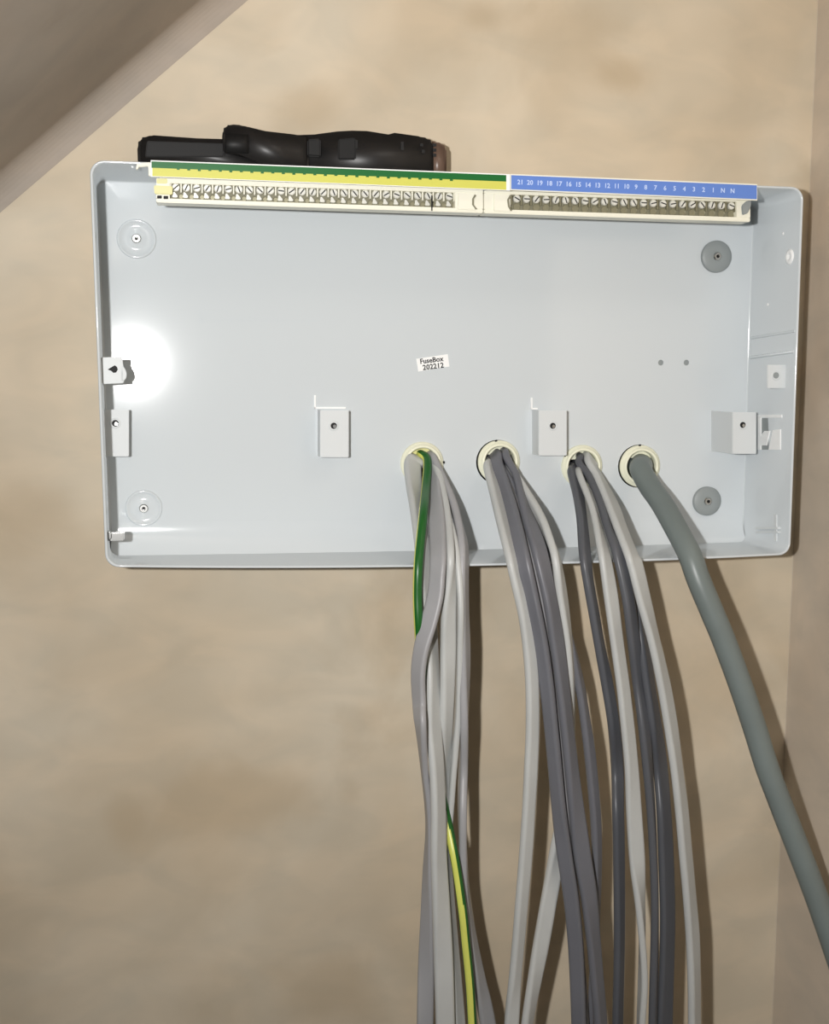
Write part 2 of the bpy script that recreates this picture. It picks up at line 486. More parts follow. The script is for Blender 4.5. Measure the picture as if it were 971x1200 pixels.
# lid fixing tab on the right wall
Yt = -.058
bm = bmesh.new(); pxprism(bm, rect(899, 427.5, 927.5, 455), Yt, .0015, .0004)
xw = lerp2(rim_q, 1, .5).x
box(bm, (P(925, 440, Yt).x, Yt + .0002, P(0, 453, Yt).z - .0001 + .0), (P(925, 440, Yt).x + .0025, Yt + .014, P(0, 430, Yt).z), .0003)
o = finish('lid_tab', bm, 'bracket', ENC)
bm = bmesh.new(); lathe(bm, [(.0034, .0), (.0032, -.0004), (.0024, -.0004), (.0021, .0)], 20); finish('hole_rim', bm, 'bracket', o, True, P(909, 440, Yt))
bm = bmesh.new(); lathe(bm, [(.0021, 0), (.0021, -.0002), (0, -.0002)], 16); finish('screw_hole', bm, 'washer', o, loc=P(909, 440, Yt))


# pressed folds across the right wall
for (xa, ya, xb, yb, hh) in ((879, 396, 934, 388, .0012), (878, 419, 934, 412, .0020)):
    bm = bmesh.new()
    Ya, Yb_ = YP - .004, -D + .002
    A = P(xa, ya, Ya); B = P(xb, yb, Yb_); A.x = side_x(ya, Ya); B.x = side_x(yb, Yb_)
    sx = []
    for q in (A, B):
        sx.append([bm.verts.new(q + Vector(v)) for v in ((.0008, 0, -.0016), (-hh, 0, -.0006), (-hh, 0, .0006), (.0008, 0, .0016))])
    for i in range(4): bm.faces.new((sx[0][i], sx[1][i], sx[1][(i + 1) % 4], sx[0][(i + 1) % 4]))
    bm.faces.new(sx[0][::-1]); bm.faces.new(sx[1])
    finish('side_ridge', bm, 'tray', ENC)
# rivet, and white bumps added as small painted highlights, on the right wall
for (x, y, r, nm) in ((926, 301, .0052, 'side_rivet'), (918, 274, .0014, 'side_glint'), (900, 357, .0012, 'side_glint')):
    Yr = on_side(x, y); X = side_x(y, Yr); z = P(x, y, Yr).z
    bm = bmesh.new(); lathe(bm, [(r, .0006), (r, -.0009), (r * .75, -.0016), (r * .4, -.0014), (r * .3, -.0006), (0, -.0006)] if r > .003 else [(r, .0006), (r * .7, -.0008), (0, -.0010)], 20)
    bmesh.ops.rotate(bm, verts=bm.verts[:], cent=(0, 0, 0), matrix=Matrix.Rotation(-math.pi / 2, 3, 'Z'))
    finish(nm, bm, 'white', ENC, True, (X, Yr, z))
# lid latch window in the right wall: bright frame with a cross piece
bm = bmesh.new(); n0 = None


def side_patch(bm, pts, t):
    q = []
    for (x, y) in pts:
        Y = on_side(x, y); q.append(Vector((side_x(y, Y), Y, P(x, y, Y).z)))
    f = [bm.verts.new(p + Vector((.0006, 0, 0))) for p in q]; g = [bm.verts.new(p - Vector((t, 0, 0))) for p in q]
    n = len(q); bm.faces.new(f[::-1]); bm.faces.new(g)
    for i in range(n): bm.faces.new((f[i], f[(i + 1) % n], g[(i + 1) % n], g[i]))


side_patch(bm, [(889, 486), (917, 486), (917, 489.5), (889, 489.5)], .0012)
side_patch(bm, [(889, 489), (892.5, 489), (892.5, 527), (889, 527)], .0012)
side_patch(bm, [(892, 522), (899, 522), (903, 505), (897, 505), (892, 512)], .0012)
side_patch(bm, [(902, 527), (907, 504), (915.5, 503), (915.5, 527)], .0012)
finish('latch_plate', bm, 'white', ENC)
bm = bmesh.new(); side_patch(bm, [(892, 490), (915, 490), (915, 503), (906, 505), (902, 527), (892, 527)], .0003)
finish('latch_recess', bm, 'washer', ENC)
# hinge lugs in the lower corners
Yl = -.050
bm = bmesh.new()
xa = side_x(631, Yl, True)
box(bm, (xa - .001, Yl - .004, P(0, 635.5, Yl).z), (P(146, 630, Yl).x, Yl + .004, P(0, 625, Yl).z), .0007)
box(bm, (xa - .001, Yl - .010, P(0, 631, Yl).z - .0005), (P(131, 630, Yl).x, Yl - .003, P(0, 625, Yl).z + .0012), .0006)
finish('hinge_lug', bm, 'steel', ENC)
bm = bmesh.new()
for (ya, yb) in ((617.5, 620), (622.5, 624.5)):
    side_patch(bm, [(889, ya), (915, ya), (915, yb), (889, yb)], .0028)
side_patch(bm, [(908, 603), (911, 603), (911, 634), (908, 634)], .0012)
finish('hinge_lug', bm, 'bracket', ENC)


# text helper
def text_mesh(s, size, m, offset=0.0):
    cu = bpy.data.curves.new('t', 'FONT'); cu.body = s; cu.size = size; cu.align_x = 'CENTER'; cu.align_y = 'CENTER'
    cu.extrude = .00004; cu.offset = offset; cu.resolution_u = 2
    o = bpy.data.objects.new('t', cu); COL.objects.link(o)
    dg = bpy.context.evaluated_depsgraph_get()
    me = bpy.data.meshes.new_from_object(o.evaluated_get(dg)); bpy.data.objects.remove(o)
    me.materials.clear(); me.materials.append(M[m]); return me


def text(name, s, size, m, parent, loc, roll=0.0, offset=0.0):
    me = text_mesh(s, size, m, offset); me.name = name
    o = bpy.data.objects.new(name, me); COL.objects.link(o); put(o, parent, loc)
    o.rotation_euler = (Matrix.Rotation(-roll, 3, 'Y') @ Matrix.Rotation(math.pi / 2, 3, 'X')).to_euler(); return o


bm = bmesh.new(); pxprism(bm, [(487.5, 420.5), (524.5, 415), (526.5, 429.5), (490, 435.5)], YP - .0004, .0003)
st = finish('label_sticker', bm, 'white', ENC)
rl = math.radians(7.5)
text('lettering', 'FuseBox', .0048, 'ink', st, P(505.5, 422.2, YP - .0005), rl, .00012)
text('lettering', '202212', .0050, 'ink', st, P(507.5, 429.6, YP - .0005), rl, .00012)

# ------------------------------------------------------------------ terminal bars under the top edge
YF, YBAR = -D - .0010, -.060


def bar_y(x):                                                   # pixel row of the bar's middle at column x
    return 222.5 + (245.5 - 222.5) * (x - 183) / (880 - 183)


def lab_top(x): return 188.6 + (217.0 - 188.6) * (x - 177) / (888 - 177) + 4.0 * ((x - 177) / 711) * (1 - (x - 177) / 711) * -.4


def strip(x0, x1, a, b, Y, dep, n=1):
    """slanted band between rows lab_top+a and lab_top+b"""
    return [(x0, lab_top(x0) + a), (x1, lab_top(x1) + a), (x1, lab_top(x1) + b), (x0, lab_top(x0) + b)]


def band(x0, x1, a, b): return [(x0, bar_y(x0) + a), (x1, bar_y(x1) + a), (x1, bar_y(x1) + b), (x0, bar_y(x0) + b)]


DRV = bmesh.new(); lathe(DRV, [(.0024, .0004), (.0024, -.0012), (.0019, -.0018), (0, -.0018)], 14)
TS = bpy.data.meshes.new('terminal_screw'); bmesh.ops.recalc_face_normals(DRV, faces=DRV.faces[:]); DRV.to_mesh(TS); DRV.free(); TS.materials.append(M['zinc'])
SL = bmesh.new(); box(SL, (-.0019, -.00195, -.00035), (.0019, -.0017, .00035)); SLM = bpy.data.meshes.new('screw_slot'); SL.to_mesh(SLM); SL.free(); SLM.materials.append(M['dark'])
PR = bmesh.new(); prism(PR, [Vector(v) for v in ((-.0021, -.0014, -.0016), (.0008, -.0014, -.0016), (.0012, -.0014, -.0010), (-.0008, -.0014, .0017), (-.0016, -.0014, .0017))], .002, .0003)
PRM = bpy.data.meshes.new('wire_clamp'); bmesh.ops.recalc_face_normals(PR, faces=PR.faces[:]); PR.to_mesh(PRM); PR.free(); PRM.materials.append(M['zinc'])


def terminal_bar(name, label, x0, x1, s0, s1, n, earth):
    t = thing(name, label, 'terminal bar', P((x0 + x1) / 2, bar_y((x0 + x1) / 2) + 10, YBAR), 'terminal bars')
    bm = bmesh.new()                                            # channel housing: rails above and below, cells sunk between
    up = -14 if earth else -12
    pxprism(bm, band(x0, x1, up, -8.5), YBAR - .004, .014, .0004)
    pxprism(bm, band(x0, x1, 9.5, 14.5), YBAR - .004, .014, .0005)
    pxprism(bm, band(x0, s0 - 7, -9, 10), YBAR - .004, .012, .0003)
    pxprism(bm, band(s1 + 7, x1, -9, 10), YBAR - .004, .012, .0003)
    hs = finish('bar_housing', bm, 'cream', t)
    bm = bmesh.new(); pxprism(bm, band(s0 - 7, s1 + 7, -9, 10), YBAR + .001, .008); finish('terminal_block', bm, 'cell', t)
    bm = bmesh.new()                                            # carrier back to the roof of the box
    a, b = P(x0 + 4, bar_y(x0 + 4) - 13, YBAR), P(x1 - 4, bar_y(x1 - 4) - 13, YBAR)
    zt = [rim_q[0].lerp(rim_q[1], (q.x - rim_q[0].x) / (rim_q[1].x - rim_q[0].x)).z - TH - .0008 for q in (a, b)]
    pts = [Vector((a.x, YBAR + .001, zt[0])), Vector((b.x, YBAR + .001, zt[1])), b + Vector((0, .001, -.001)), a + Vector((0, .001, -.001))]
    prism(bm, pts, .003); finish('carrier', bm, 'cream', t)
    pitch = (s1 - s0) / (n - 1)
    for i in range(n):
        x = s0 + i * pitch
        o = inst('terminal_screw', TS, t, P(x, bar_y(x) - 3.2, YBAR))
        inst('screw_slot', SLM, o, P(x, bar_y(x) - 3.2, YBAR), random.uniform(-1.4, 1.4))
        if earth: inst('wire_clamp', PRM, t, P(x, bar_y(x) + 5.2, YBAR))
    bm = bmesh.new()                                            # thin walls between the cells
    for i in range(n + 1):
        x = s0 + (i - .5) * pitch
        pxprism(bm, band(x - .8, x + .8, -9, 2.0 if earth else 3.5), YBAR - .0018, .004)
    o = finish('cell_divider', bm, 'cream' if earth else 'brass', t); o['kind'] = 'stuff'
    bm = bmesh.new()
    for i in range(n):
        x = s0 + i * pitch
        c = P(x + (0 if not earth else pitch / 2), bar_y(x) + (6.2 if not earth else 7.2), YBAR + .0006); r = .0020 if not earth else .0013
        vs = [bm.verts.new(p) for p in circle(c, r, 10)]; bm.faces.new(vs)
        vs2 = [bm.verts.new(p + Vector((0, -.0004, 0))) for p in circle(c, r * 1.25, 10)]
        for k in range(10): bm.faces.new((vs[k], vs[(k + 1) % 10], vs2[(k + 1) % 10], vs2[k]))
    o = finish('wire_entry', bm, 'brass', t); o['kind'] = 'stuff'
    return t


EB = terminal_bar('earth_terminal_bar', 'long cream earth terminal bar with green and yellow label strip above it', 183, 566, 206, 526, 27, True)
NB = terminal_bar('neutral_terminal_bar', 'cream neutral terminal bar with blue numbered label strip on the right', 567, 879, 605, 856, 23, False)
# end pieces of the earth bar
bm = bmesh.new(); pxprism(bm, [(183.5, 209), (196, 209), (196, 215), (183.5, 215)], YBAR - .0045, .004, .0004)
pxprism(bm, [(180, 217), (202, 218), (202, 228), (181, 227)], YBAR - .0060, .004, .0005); finish('end_clip', bm, 'clip_yellow', EB)['label'] = 'yellowed end clip'
bm = bmesh.new(); pxprism(bm, rect(184, 229, 189.5, 232.5), YBAR - .0046, .001, .0002); pxprism(bm, rect(191.5, 229.5, 197, 233), YBAR - .0046, .001, .0002); finish('end_opening', bm, 'dark', EB)
bm = bmesh.new(); pxprism(bm, [(159, 198), (160.5, 191.5), (176.5, 190), (176.5, 206), (174, 206), (174, 193.5), (162.5, 194.5), (161, 199)], YF, .003, .0003)
finish('retaining_clip', bm, 'cream', EB)
# joint between the bars
bm = bmesh.new(); pxprism(bm, [(537, 226), (557, 227), (553, 232), (553, 240), (558, 246), (536, 245), (537, 236)], YBAR - .0056, .002, .0004); finish('joint_clip', bm, 'cream', EB)
bm = bmesh.new(); pxprism(bm, [(579, 227), (598, 228), (594, 234), (595, 242), (599, 248), (579, 247)], YBAR - .0056, .002, .0004); finish('joint_clip', bm, 'cream', NB)
bm = bmesh.new(); pxprism(bm, [(505.2, 229), (506.6, 229), (506.6, 247), (505.2, 247)], YBAR - .0043, .0005); finish('housing_seam', bm, 'dark', EB)
bm = bmesh.new(); pxprism(bm, [(869, 241), (874, 236), (880, 234), (880, 242), (876, 250), (870, 252)], YBAR - .0052, .003, .0005); finish('end_opening', bm, 'washer', NB)

for q, pr in (([(556, 228), (553, 233), (553, 240), (557, 245), (559, 245), (555, 240), (555, 233), (558, 229)], EB), ([(597, 229), (594, 234), (595, 242), (598, 247), (600, 247), (597, 242), (596, 234), (600, 230)], NB)):
    bm = bmesh.new(); pxprism(bm, q, YBAR - .0058, .001); finish('joint_gap', bm, 'cell', pr)

# label strips
NS = 8


def ribbon(name, m, parent, x0, x1, a, b, Y, dep):
    bm = bmesh.new(); prev = None
    for i in range(NS + 1):
        x = x0 + (x1 - x0) * i / NS
        c = [P(x, lab_top(x) + a, Y), P(x, lab_top(x) + b, Y)]
        q = [bm.verts.new(v) for v in (c[0], c[1], c[1] + Vector((0, dep, 0)), c[0] + Vector((0, dep, 0)))]
        if prev:
            for k in range(4): bm.faces.new((prev[k], q[k], q[(k + 1) % 4], prev[(k + 1) % 4]))
        else: bm.faces.new(q)
        prev = q
    bm.faces.new(prev[::-1])
    return finish(name, bm, m, parent)


h = ribbon('label_holder', 'white', EB, 176.5, 597.5, -.9, 18.5, YF, .0009)
ribbon('label_green_strip', 'green', h, 177.5, 593, .4, 8.0, YF - .0003, .0003)
ribbon('label_yellow_strip', 'yellow', h, 178.5, 593, 8.0, 17.6, YF - .0003, .0003)
bm = bmesh.new()
for i in range(27):
    x = 206 + i * 320 / 26
    pxprism(bm, strip(x + 1.0, x + 4.6, 7.6, 9.2 + (i % 3) * .3, 0, 0), YF - .0004, .0003)
o = finish('label_marks', bm, 'green', h); o['kind'] = 'stuff'
h = ribbon('label_holder', 'cream', NB, 598, 887, -1.2, 18.0, YF, .0009)
ribbon('label_blue_strip', 'blue', h, 599, 886.5, .2, 16.5, YF - .0003, .0003)
rb = math.atan2((rim_q[0] - rim_q[1]).z, (rim_q[1] - rim_q[0]).x)
nums = [str(k) for k in range(21, 0, -1)] + ['N', 'N']
for i, s in enumerate(nums):
    x = 609.5 + i * (858 - 609.5) / 22
    text('label_number', s, .0040, 'print', h, P(x, lab_top(x) + 8.2, YF - .0005), -rb, .0001)

# ------------------------------------------------------------------ black tool lying on top of the box
def ztop(x): return rim_q[0].lerp(rim_q[1], (x - rim_q[0].x) / (rim_q[1].x - rim_q[0].x)).z + .0003


def on_top(bm, pxs, Y, dep, bev):
    """outline in pixels; rows given as None rest on the box's top"""
    pts = []
    for x, y in pxs:
        p = P(x, y if y is not None else 190, Y)
        if y is None: p.z = ztop(p.x)
        pts.append(p)
    prism(bm, pts, dep, bev, 3)


YT = -.034
T0 = P(345, 190, YT); TOOL = thing('clamp_tool', 'flat black plastic hand tool lying on top of the white box', 'tool', (T0.x, YT + .012, ztop(T0.x)))
bm = bmesh.new(); on_top(bm, [(161.5, None), (160.5, 170), (163, 161.5), (170, 158.5), (180, 158.5), (230, 162), (300, 164), (345, 166), (345, None)], YT + .002, .020, .0022)
finish('flat_bar', bm, 'black', TOOL, True)
bm = bmesh.new(); on_top(bm, [(170, 184), (172, 165), (262, 168), (262, 184)], YT + .0012, .003, .0006); finish('bar_inlay', bm, 'black2', TOOL)
bm = bmesh.new(); on_top(bm, [(262, 178), (260.5, 152), (264, 146.5), (270, 145), (284, 146), (292, 149), (310, 153.5), (345, 157.5), (362, 157.5), (362, None), (330, None), (300, 186), (280, 181)], YT - .004, .018, .0018)
finish('curled_clip', bm, 'black', TOOL, True)
bm = bmesh.new(); c = P(277, 164, YT - .0055)
for k in range(1):
    rr = .0075
    vs0 = [bm.verts.new(Vector((c.x + rr * math.cos(t), YT - .0045 + .0 + rr * .35 * math.sin(t), P(0, 147, YT).z)) ) for t in [math.pi * (1 + i / 10) for i in range(11)]]
    vs1 = [bm.verts.new(Vector((v.co.x, v.co.y, P(277, 181, YT).z))) for v in vs0]
    for i in range(10): bm.faces.new((vs0[i], vs0[i + 1], vs1[i + 1], vs1[i]))
    bm.faces.new(vs0); bm.faces.new(vs1[::-1])
finish('clip_roll', bm, 'black2', TOOL, True)
bm = bmesh.new(); on_top(bm, [(350, None), (350, 157.5), (372, 157), (395, 154), (412, 153), (430, 153.5), (455, 157.5), (462, 159), (490, 159.5), (502, 161), (508, 166), (509, None)], YT, .022, .0018)
finish('tool_body', bm, 'black', TOOL, True)
bm = bmesh.new(); on_top(bm, [(396, 187), (396, 163), (417, 161), (417, 187)], YT - .0016, .003, .0008); finish('grip_pad', bm, 'black2', TOOL)
bm = bmesh.new(); on_top(bm, [(360, 183), (360, 163), (376, 162), (376, 184)], YT - .0042, .003, .0010); finish('grip_pad', bm, 'black2', TOOL)
for r_ in (rect(469.5, 166, 473, 176), rect(492, 168, 495.5, 171.5), rect(494, 175.5, 497.5, 179.5), rect(416.5, 164, 419, 174)):
    bm = bmesh.new(); on_top(bm, r_, YT - .0003, .001, .0); finish('body_slot', bm, 'dark', TOOL)
bm = bmesh.new(); on_top(bm, [(504, None), (504, 165), (512, 165.5), (519, 168), (523.5, 173), (524, None)], YT + .002, .016, .0016)
finish('smoked_tip', bm, 'smoke', TOOL, True)['label'] = 'brownish translucent tip'
bm = bmesh.new()
for y in (168, 174, 180): on_top(bm, rect(507, y, 511, y + 3.5), YT + .0014, .001, .0)
finish('tip_tooth', bm, 'dark', TOOL)

# ------------------------------------------------------------------ cable grommets
GR = bmesh.new()
lathe(GR, [(.0152, .0002), (.0152, -.0016), (.0145, -.0026), (.0133, -.0030), (.0131, -.0042), (.0124, -.0050), (.0113, -.0048), (.0109, -.0035), (.0109, .022), (.0122, .022), (.0122, .0004)], 40)
GM = bpy.data.meshes.new('grommet_ring'); bmesh.ops.recalc_face_normals(GR, faces=GR.faces[:])
for f in GR.faces: f.smooth = True
GR.to_mesh(GM); GR.free(); GM.materials.append(M['cream_y'])
LB = ['cream grommet around the cable bundle with the green and yellow wire', 'cream grommet around the dark bundle second from the left',
      'cream grommet partly hidden behind the middle right bracket', 'cream grommet around the single thick round cable']
NOTCH = bmesh.new(); box(NOTCH, (-.0009, -.0030, -.0006), (.0009, -.0020, .0006), .0002)
NM = bpy.data.meshes.new('grommet_notch'); NOTCH.to_mesh(NM); NOTCH.free(); NM.materials.append(M['dark'])
for k, (x, y) in enumerate(HOLES):
    c = P(x, y, YP)
    g = thing('cable_grommet', LB[k], 'grommet', c, 'cable grommets in the back panel')
    inst('grommet_ring', GM, g, c)
    zc = (.0042, .0050, .0046, .0058)[k]                        # pale flexible flap across the top of the hole
    t0 = math.asin(zc / .0110); nn = 12
    bm = bmesh.new()
    prism(bm, [c + Vector((.0110 * math.cos(t), .0016, .0110 * math.sin(t))) for t in [t0 + (math.pi - 2 * t0) * i / nn for i in range(nn + 1)]], .0010)
    finish('flap', bm, 'clip_yellow' if k == 0 else 'cream_y', g)
    a = (0.05, 1.75, 2.6, 1.65)[k]
    inst('grommet_notch', NM, g, c + Vector((.0152 * math.cos(a), 0, .0152 * math.sin(a))), -a + math.pi / 2)


# ------------------------------------------------------------------ cables
def yprof(py):
    tb = ((530, -.003), (545, -.010), (560, -.019), (580, -.033), (605, -.052), (630, -.069), (648, -.0785), (670, -.083), (760, -.086), (900, -.088), (1050, -.090), (1200, -.091), (1340, -.090))
    if py <= tb[0][0]: return tb[0][1]
    for (a, ya), (b, yb) in zip(tb, tb[1:]):
        if py <= b: return ya + (yb - ya) * (py - a) / (b - a)
    return tb[-1][1]


def catmull(pts, n):
    out = []
    P_ = [pts[0] * 2 - pts[1]] + pts + [pts[-1] * 2 - pts[-2]]
    for i in range(1, len(P_) - 2):
        for k in range(n):
            t = k / n; a, b, c, d = P_[i - 1], P_[i], P_[i + 1], P_[i + 2]
            out.append(.5 * ((2 * b) + (c - a) * t + (2 * a - 5 * b + 4 * c - d) * t * t + (3 * b - a - 3 * c + d) * t ** 3))
    out.append(pts[-1]); return out


def cable(name, label, group, m, rows, hole, w=.0115, th=.0052, dy=0.0, dys=None, sgn=1, cat='cable', stripe=None, hole_dx=0, hole_dz=0, yf=None, tail=True):
    """rows: (row, left edge, right edge) in pixels, top to bottom"""
    rows = list(rows)
    if tail:
        (ya, la, ra), (yb, lb, rb_) = rows[-2], rows[-1]
        s = (1310 - yb) / (yb - ya) * .8
        rows.append((1310, lb + (lb - la) * s, rb_ + (rb_ - ra) * s))
    ctr, ang = [], []
    for i, (y, l, r) in enumerate(rows):
        Y = (yf(y) if yf else yprof(y) + dy)
        if dys:
            for (a, da), (b, db) in zip(dys, dys[1:]):
                if a <= y <= b: Y += da + (db - da) * (y - a) / (b - a)
            if y > dys[-1][0]: Y += dys[-1][1]
        j0, j1 = max(0, i - 1), min(len(rows) - 1, i + 1)
        sl = ((rows[j1][1] + rows[j1][2]) - (rows[j0][1] + rows[j0][2])) / 2 / (rows[j1][0] - rows[j0][0])
        wm = (r - l) * math.cos(math.atan(sl)) * (Y - CAM.y) / FPX
        k = max(0.0, min(1.0, (wm * wm - th * th) / max(1e-9, w * w - th * th)))
        ctr.append(P((l + r) / 2, y, Y)); ang.append(sgn * math.acos(math.sqrt(k)))
    hc = P(HOLES[hole][0], HOLES[hole][1], 0) + Vector((hole_dx, 0, hole_dz))
    pre = [hc + Vector((0, .05, 0)), hc + Vector((0, .016, 0)), hc + Vector((0, -.004, 0))]
    pts = pre + ctr; an = [ang[0]] * 3 + ang
    if stripe: an = [0.0] * len(an); stripe = [(P(490, py, -.075).z, t_, w_) for py, t_, w_ in stripe]
    vec = [Vector((p.x, p.y, p.z, a)) for p, a in zip(pts, an)]
    path = catmull(vec, 7)
    n = len(path)
    if w / th > 1.2:                                            # flat twin sheath: flat faces, rounded edges
        r = th * .40; q = [(math.cos(t) * r, math.sin(t) * r) for t in (0, math.pi / 6, math.pi / 3, math.pi / 2)]
        hw, hh = w / 2 - r, th / 2 - r
        prof2 = [(hw + a, hh + b) for a, b in q] + [(hw * .86, th / 2), (-hw * .86, th / 2)] + [(-hw - a, hh + b) for a, b in q[::-1]]
        prof2 = prof2 + [(-a, -b) for a, b in prof2]
    else:
        nn = 28 if stripe else 20
        prof2 = [(w / 2 * math.cos(2 * math.pi * (k + .5) / nn), th / 2 * math.sin(2 * math.pi * (k + .5) / nn)) for k in range(nn)]
    NP = len(prof2)
    bm = bmesh.new(); rings = []
    for i in range(n):
        p = path[i].xyz; a = path[i][3]
        T = (path[min(n - 1, i + 1)].xyz - path[max(0, i - 1)].xyz).normalized()
        S = Vector((1, 0, 0)); S = (S - T * S.dot(T)).normalized(); Nn = S.cross(T)
        wd = S * math.cos(a) + Nn * math.sin(a); td = Nn * math.cos(a) - S * math.sin(a)
        ring = []
        for ca, cb in prof2: ring.append(bm.verts.new(p + wd * ca + td * cb))
        rings.append(ring)
    for A, B in zip(rings, rings[1:]):
        for k in range(NP): 
            f = bm.faces.new((A[k], A[(k + 1) % NP], B[(k + 1) % NP], B[k]))
            f.smooth = True
            if stripe:
                zc = (A[0].co.z + B[0].co.z) / 2
                for (za, ta, wa), (zb, tb_, wb) in zip(stripe, stripe[1:]):
                    if zb <= zc <= za or (zc > za and za == stripe[0][0]): 
                        q = min(1, max(0, (za - zc) / (za - zb))); f.material_index = int(abs(2 * math.pi * (k + 1) / NP - (ta + (tb_ - ta) * q)) < wa + (wb - wa) * q)
                        break
                else: f.material_index = int(abs(2 * math.pi * (k + 1) / NP - stripe[-1][1]) < stripe[-1][2])
    bm.faces.new(rings[0][::-1]); bm.faces.new(rings[-1])
    o = finish(name, bm, m)
    if stripe: o.data.materials.append(M['earth_yellow'])
    # origin on the cable where it leaves the wall
    o.data.transform(Matrix.Translation(-hc)); o.location = hc
    return tag(o, label, cat, group)


G1, G2, G3 = 'cables from the left grommet', 'cables from the second grommet', 'cables from the third grommet'
cable('flat_cable', 'light grey flat cable at the left edge of the leftmost bundle, behind the green wire', G1, 'cable_a',
      [(545, 473, 494), (570, 475, 495), (600, 480, 499), (640, 485, 504), (700, 490, 509), (740, 495, 513), (790, 498, 515.5), (850, 498, 518), (900, 502, 521), (950, 504, 523), (1000, 503.5, 524), (1060, 505, 528), (1130, 507, 532), (1200, 508, 535)], 0, w=.0128, hole_dx=-.0045, hole_dz=.0035, dys=((600, 0), (740, .006), (850, 0), (960, -.006), (1200, -.004)))
cable('earth_wire', 'green and yellow striped earth wire in the leftmost bundle', G1, 'earth_green',
      [(540, 496, 505), (570, 494, 504), (600, 490.5, 501.5), (640, 486, 497.5), (665, 484, 495.5), (700, 483.5, 494.5), (735, 485, 496), (780, 488, 499), (850, 496, 507), (920, 509, 520), (960, 518, 529), (1000, 526, 537), (1030, 531, 542), (1070, 536, 548), (1100, 539, 551), (1150, 544, 556), (1200, 547, 559)],
      0, w=.0060, th=.0058, hole_dx=-.001, hole_dz=.0065, cat='wire', dys=((540, -.004), (600, -.008), (740, -.006), (800, .004), (960, .004), (1060, -.004), (1200, -.004)), stripe=((520, 3.2, .40), (720, 3.1, .5), (900, 3.8, .6), (1010, 4.15, .75), (1200, 4.3, .8)))
cable('flat_cable', 'mid grey flat cable that twists in front of the green wire, leftmost bundle', G1, 'cable_b',
      [(555, 500, 514), (580, 501, 517), (610, 502.5, 521), (650, 504.5, 522), (675, 504.5, 520), (700, 501, 518), (730, 493, 511), (760, 486, 501), (790, 483, 496.5), (825, 485, 497), (850, 487.5, 497.5), (900, 493, 501), (940, 498, 505), (975, 499.5, 507), (1020, 497, 506), (1060, 495, 507), (1120, 491, 508), (1200, 487, 509)], 0, w=.0112, th=.0042, hole_dx=.0025, hole_dz=.0030, sgn=-1, dys=((560, -.002), (640, -.006), (720, -.010), (850, -.006), (960, .006), (1200, .004)))
cable('flat_cable', 'light grey flat cable running straight down the middle of the leftmost bundle', G1, 'cable_a',
      [(555, 507, 516), (590, 516, 526), (620, 521, 532), (650, 522.5, 533), (680, 520.5, 535), (720, 516, 535), (760, 515, 535), (800, 515, 533.5), (850, 514, 531), (900, 513, 528), (960, 513, 527), (1030, 517, 531), (1100, 522, 537), (1200, 528, 546)], 0, w=.0108, hole_dx=.0050, hole_dz=-.0012, dys=((560, .0), (650, -.002), (760, .001), (900, .007), (1200, .006)))
cable('flat_cable', 'grey flat cable on the right edge of the leftmost bundle, splaying right at the foot', G1, 'cable_b',
      [(555, 509, 519), (590, 524, 534), (620, 533, 545), (645, 536, 549.5), (680, 535.5, 549.5), (720, 536, 550), (760, 536.5, 551.5), (800, 537.5, 551), (850, 538.5, 549), (900, 537.5, 547), (950, 536.5, 546.5), (1000, 537, 548), (1050, 539, 551), (1100, 545, 559), (1150, 553, 570), (1200, 561, 582)], 0, w=.0112, hole_dx=.0065, hole_dz=.003, dys=((560, .002), (700, .004), (900, .008), (1200, .014)))
cable('flat_cable', 'thin grey flat cable seen edge on between the two right cables of the leftmost bundle', G1, 'cable_a',
      [(560, 505, 512), (600, 518, 525), (640, 529, 536), (700, 535, 542), (760, 534.5, 541.5), (830, 533, 540), (880, 529, 536), (930, 525, 532), (1000, 521, 529), (1100, 522, 531), (1200, 524, 535)], 0, w=.0090, th=.0040, hole_dx=.003, hole_dz=-.0055, dys=((560, .002), (700, .0005), (860, .010), (1200, .016)))

cable('flat_cable', 'light grey flat cable at the left edge of the second bundle', G2, 'cable_a',
      [(550, 566, 580), (580, 573, 589), (610, 580, 596), (650, 590, 606.5), (680, 597, 613), (720, 606, 623.5), (760, 611.5, 629), (800, 614.5, 632), (850, 615, 632.5), (900, 613, 631), (950, 610.5, 628), (1000, 607, 625), (1050, 603, 620.5), (1100, 599, 616), (1150, 594.5, 611.5), (1200, 589.5, 609)], 1, w=.0098, hole_dx=-.0062, hole_dz=-.0015, dy=-.002)
cable('flat_cable', 'dark grey flat cable left of the dark gap in the second bundle', G2, 'cable_c',
      [(545, 574, 589), (570, 584, 597), (600, 593, 606), (650, 603.5, 619), (700, 615, 630), (750, 625, 640), (800, 632.5, 647), (850, 638.5, 652), (900, 643, 657), (950, 647.5, 662), (1000, 652, 670), (1050, 659.5, 677.5), (1100, 664.5, 682.5), (1150, 667.5, 685), (1200, 669.5, 686.5)], 1, w=.0102, hole_dx=-.0035, hole_dz=.0045, dy=-.004, sgn=-1)
cable('flat_cable', 'dark grey wide flat cable right of the dark gap in the second bundle', G2, 'cable_c',
      [(540, 588, 601), (560, 599, 612), (590, 606, 621), (620, 613, 634), (650, 622, 643.5), (700, 634, 653), (750, 642, 662), (800, 649, 668), (850, 655, 673), (900, 660, 679), (950, 664.5, 686), (1000, 670, 693.5), (1050, 678.5, 701), (1100, 685, 705), (1150, 690, 709), (1200, 694.5, 713)], 1, w=.0118, hole_dx=.0045, hole_dz=.0045, dy=-.003, sgn=1)
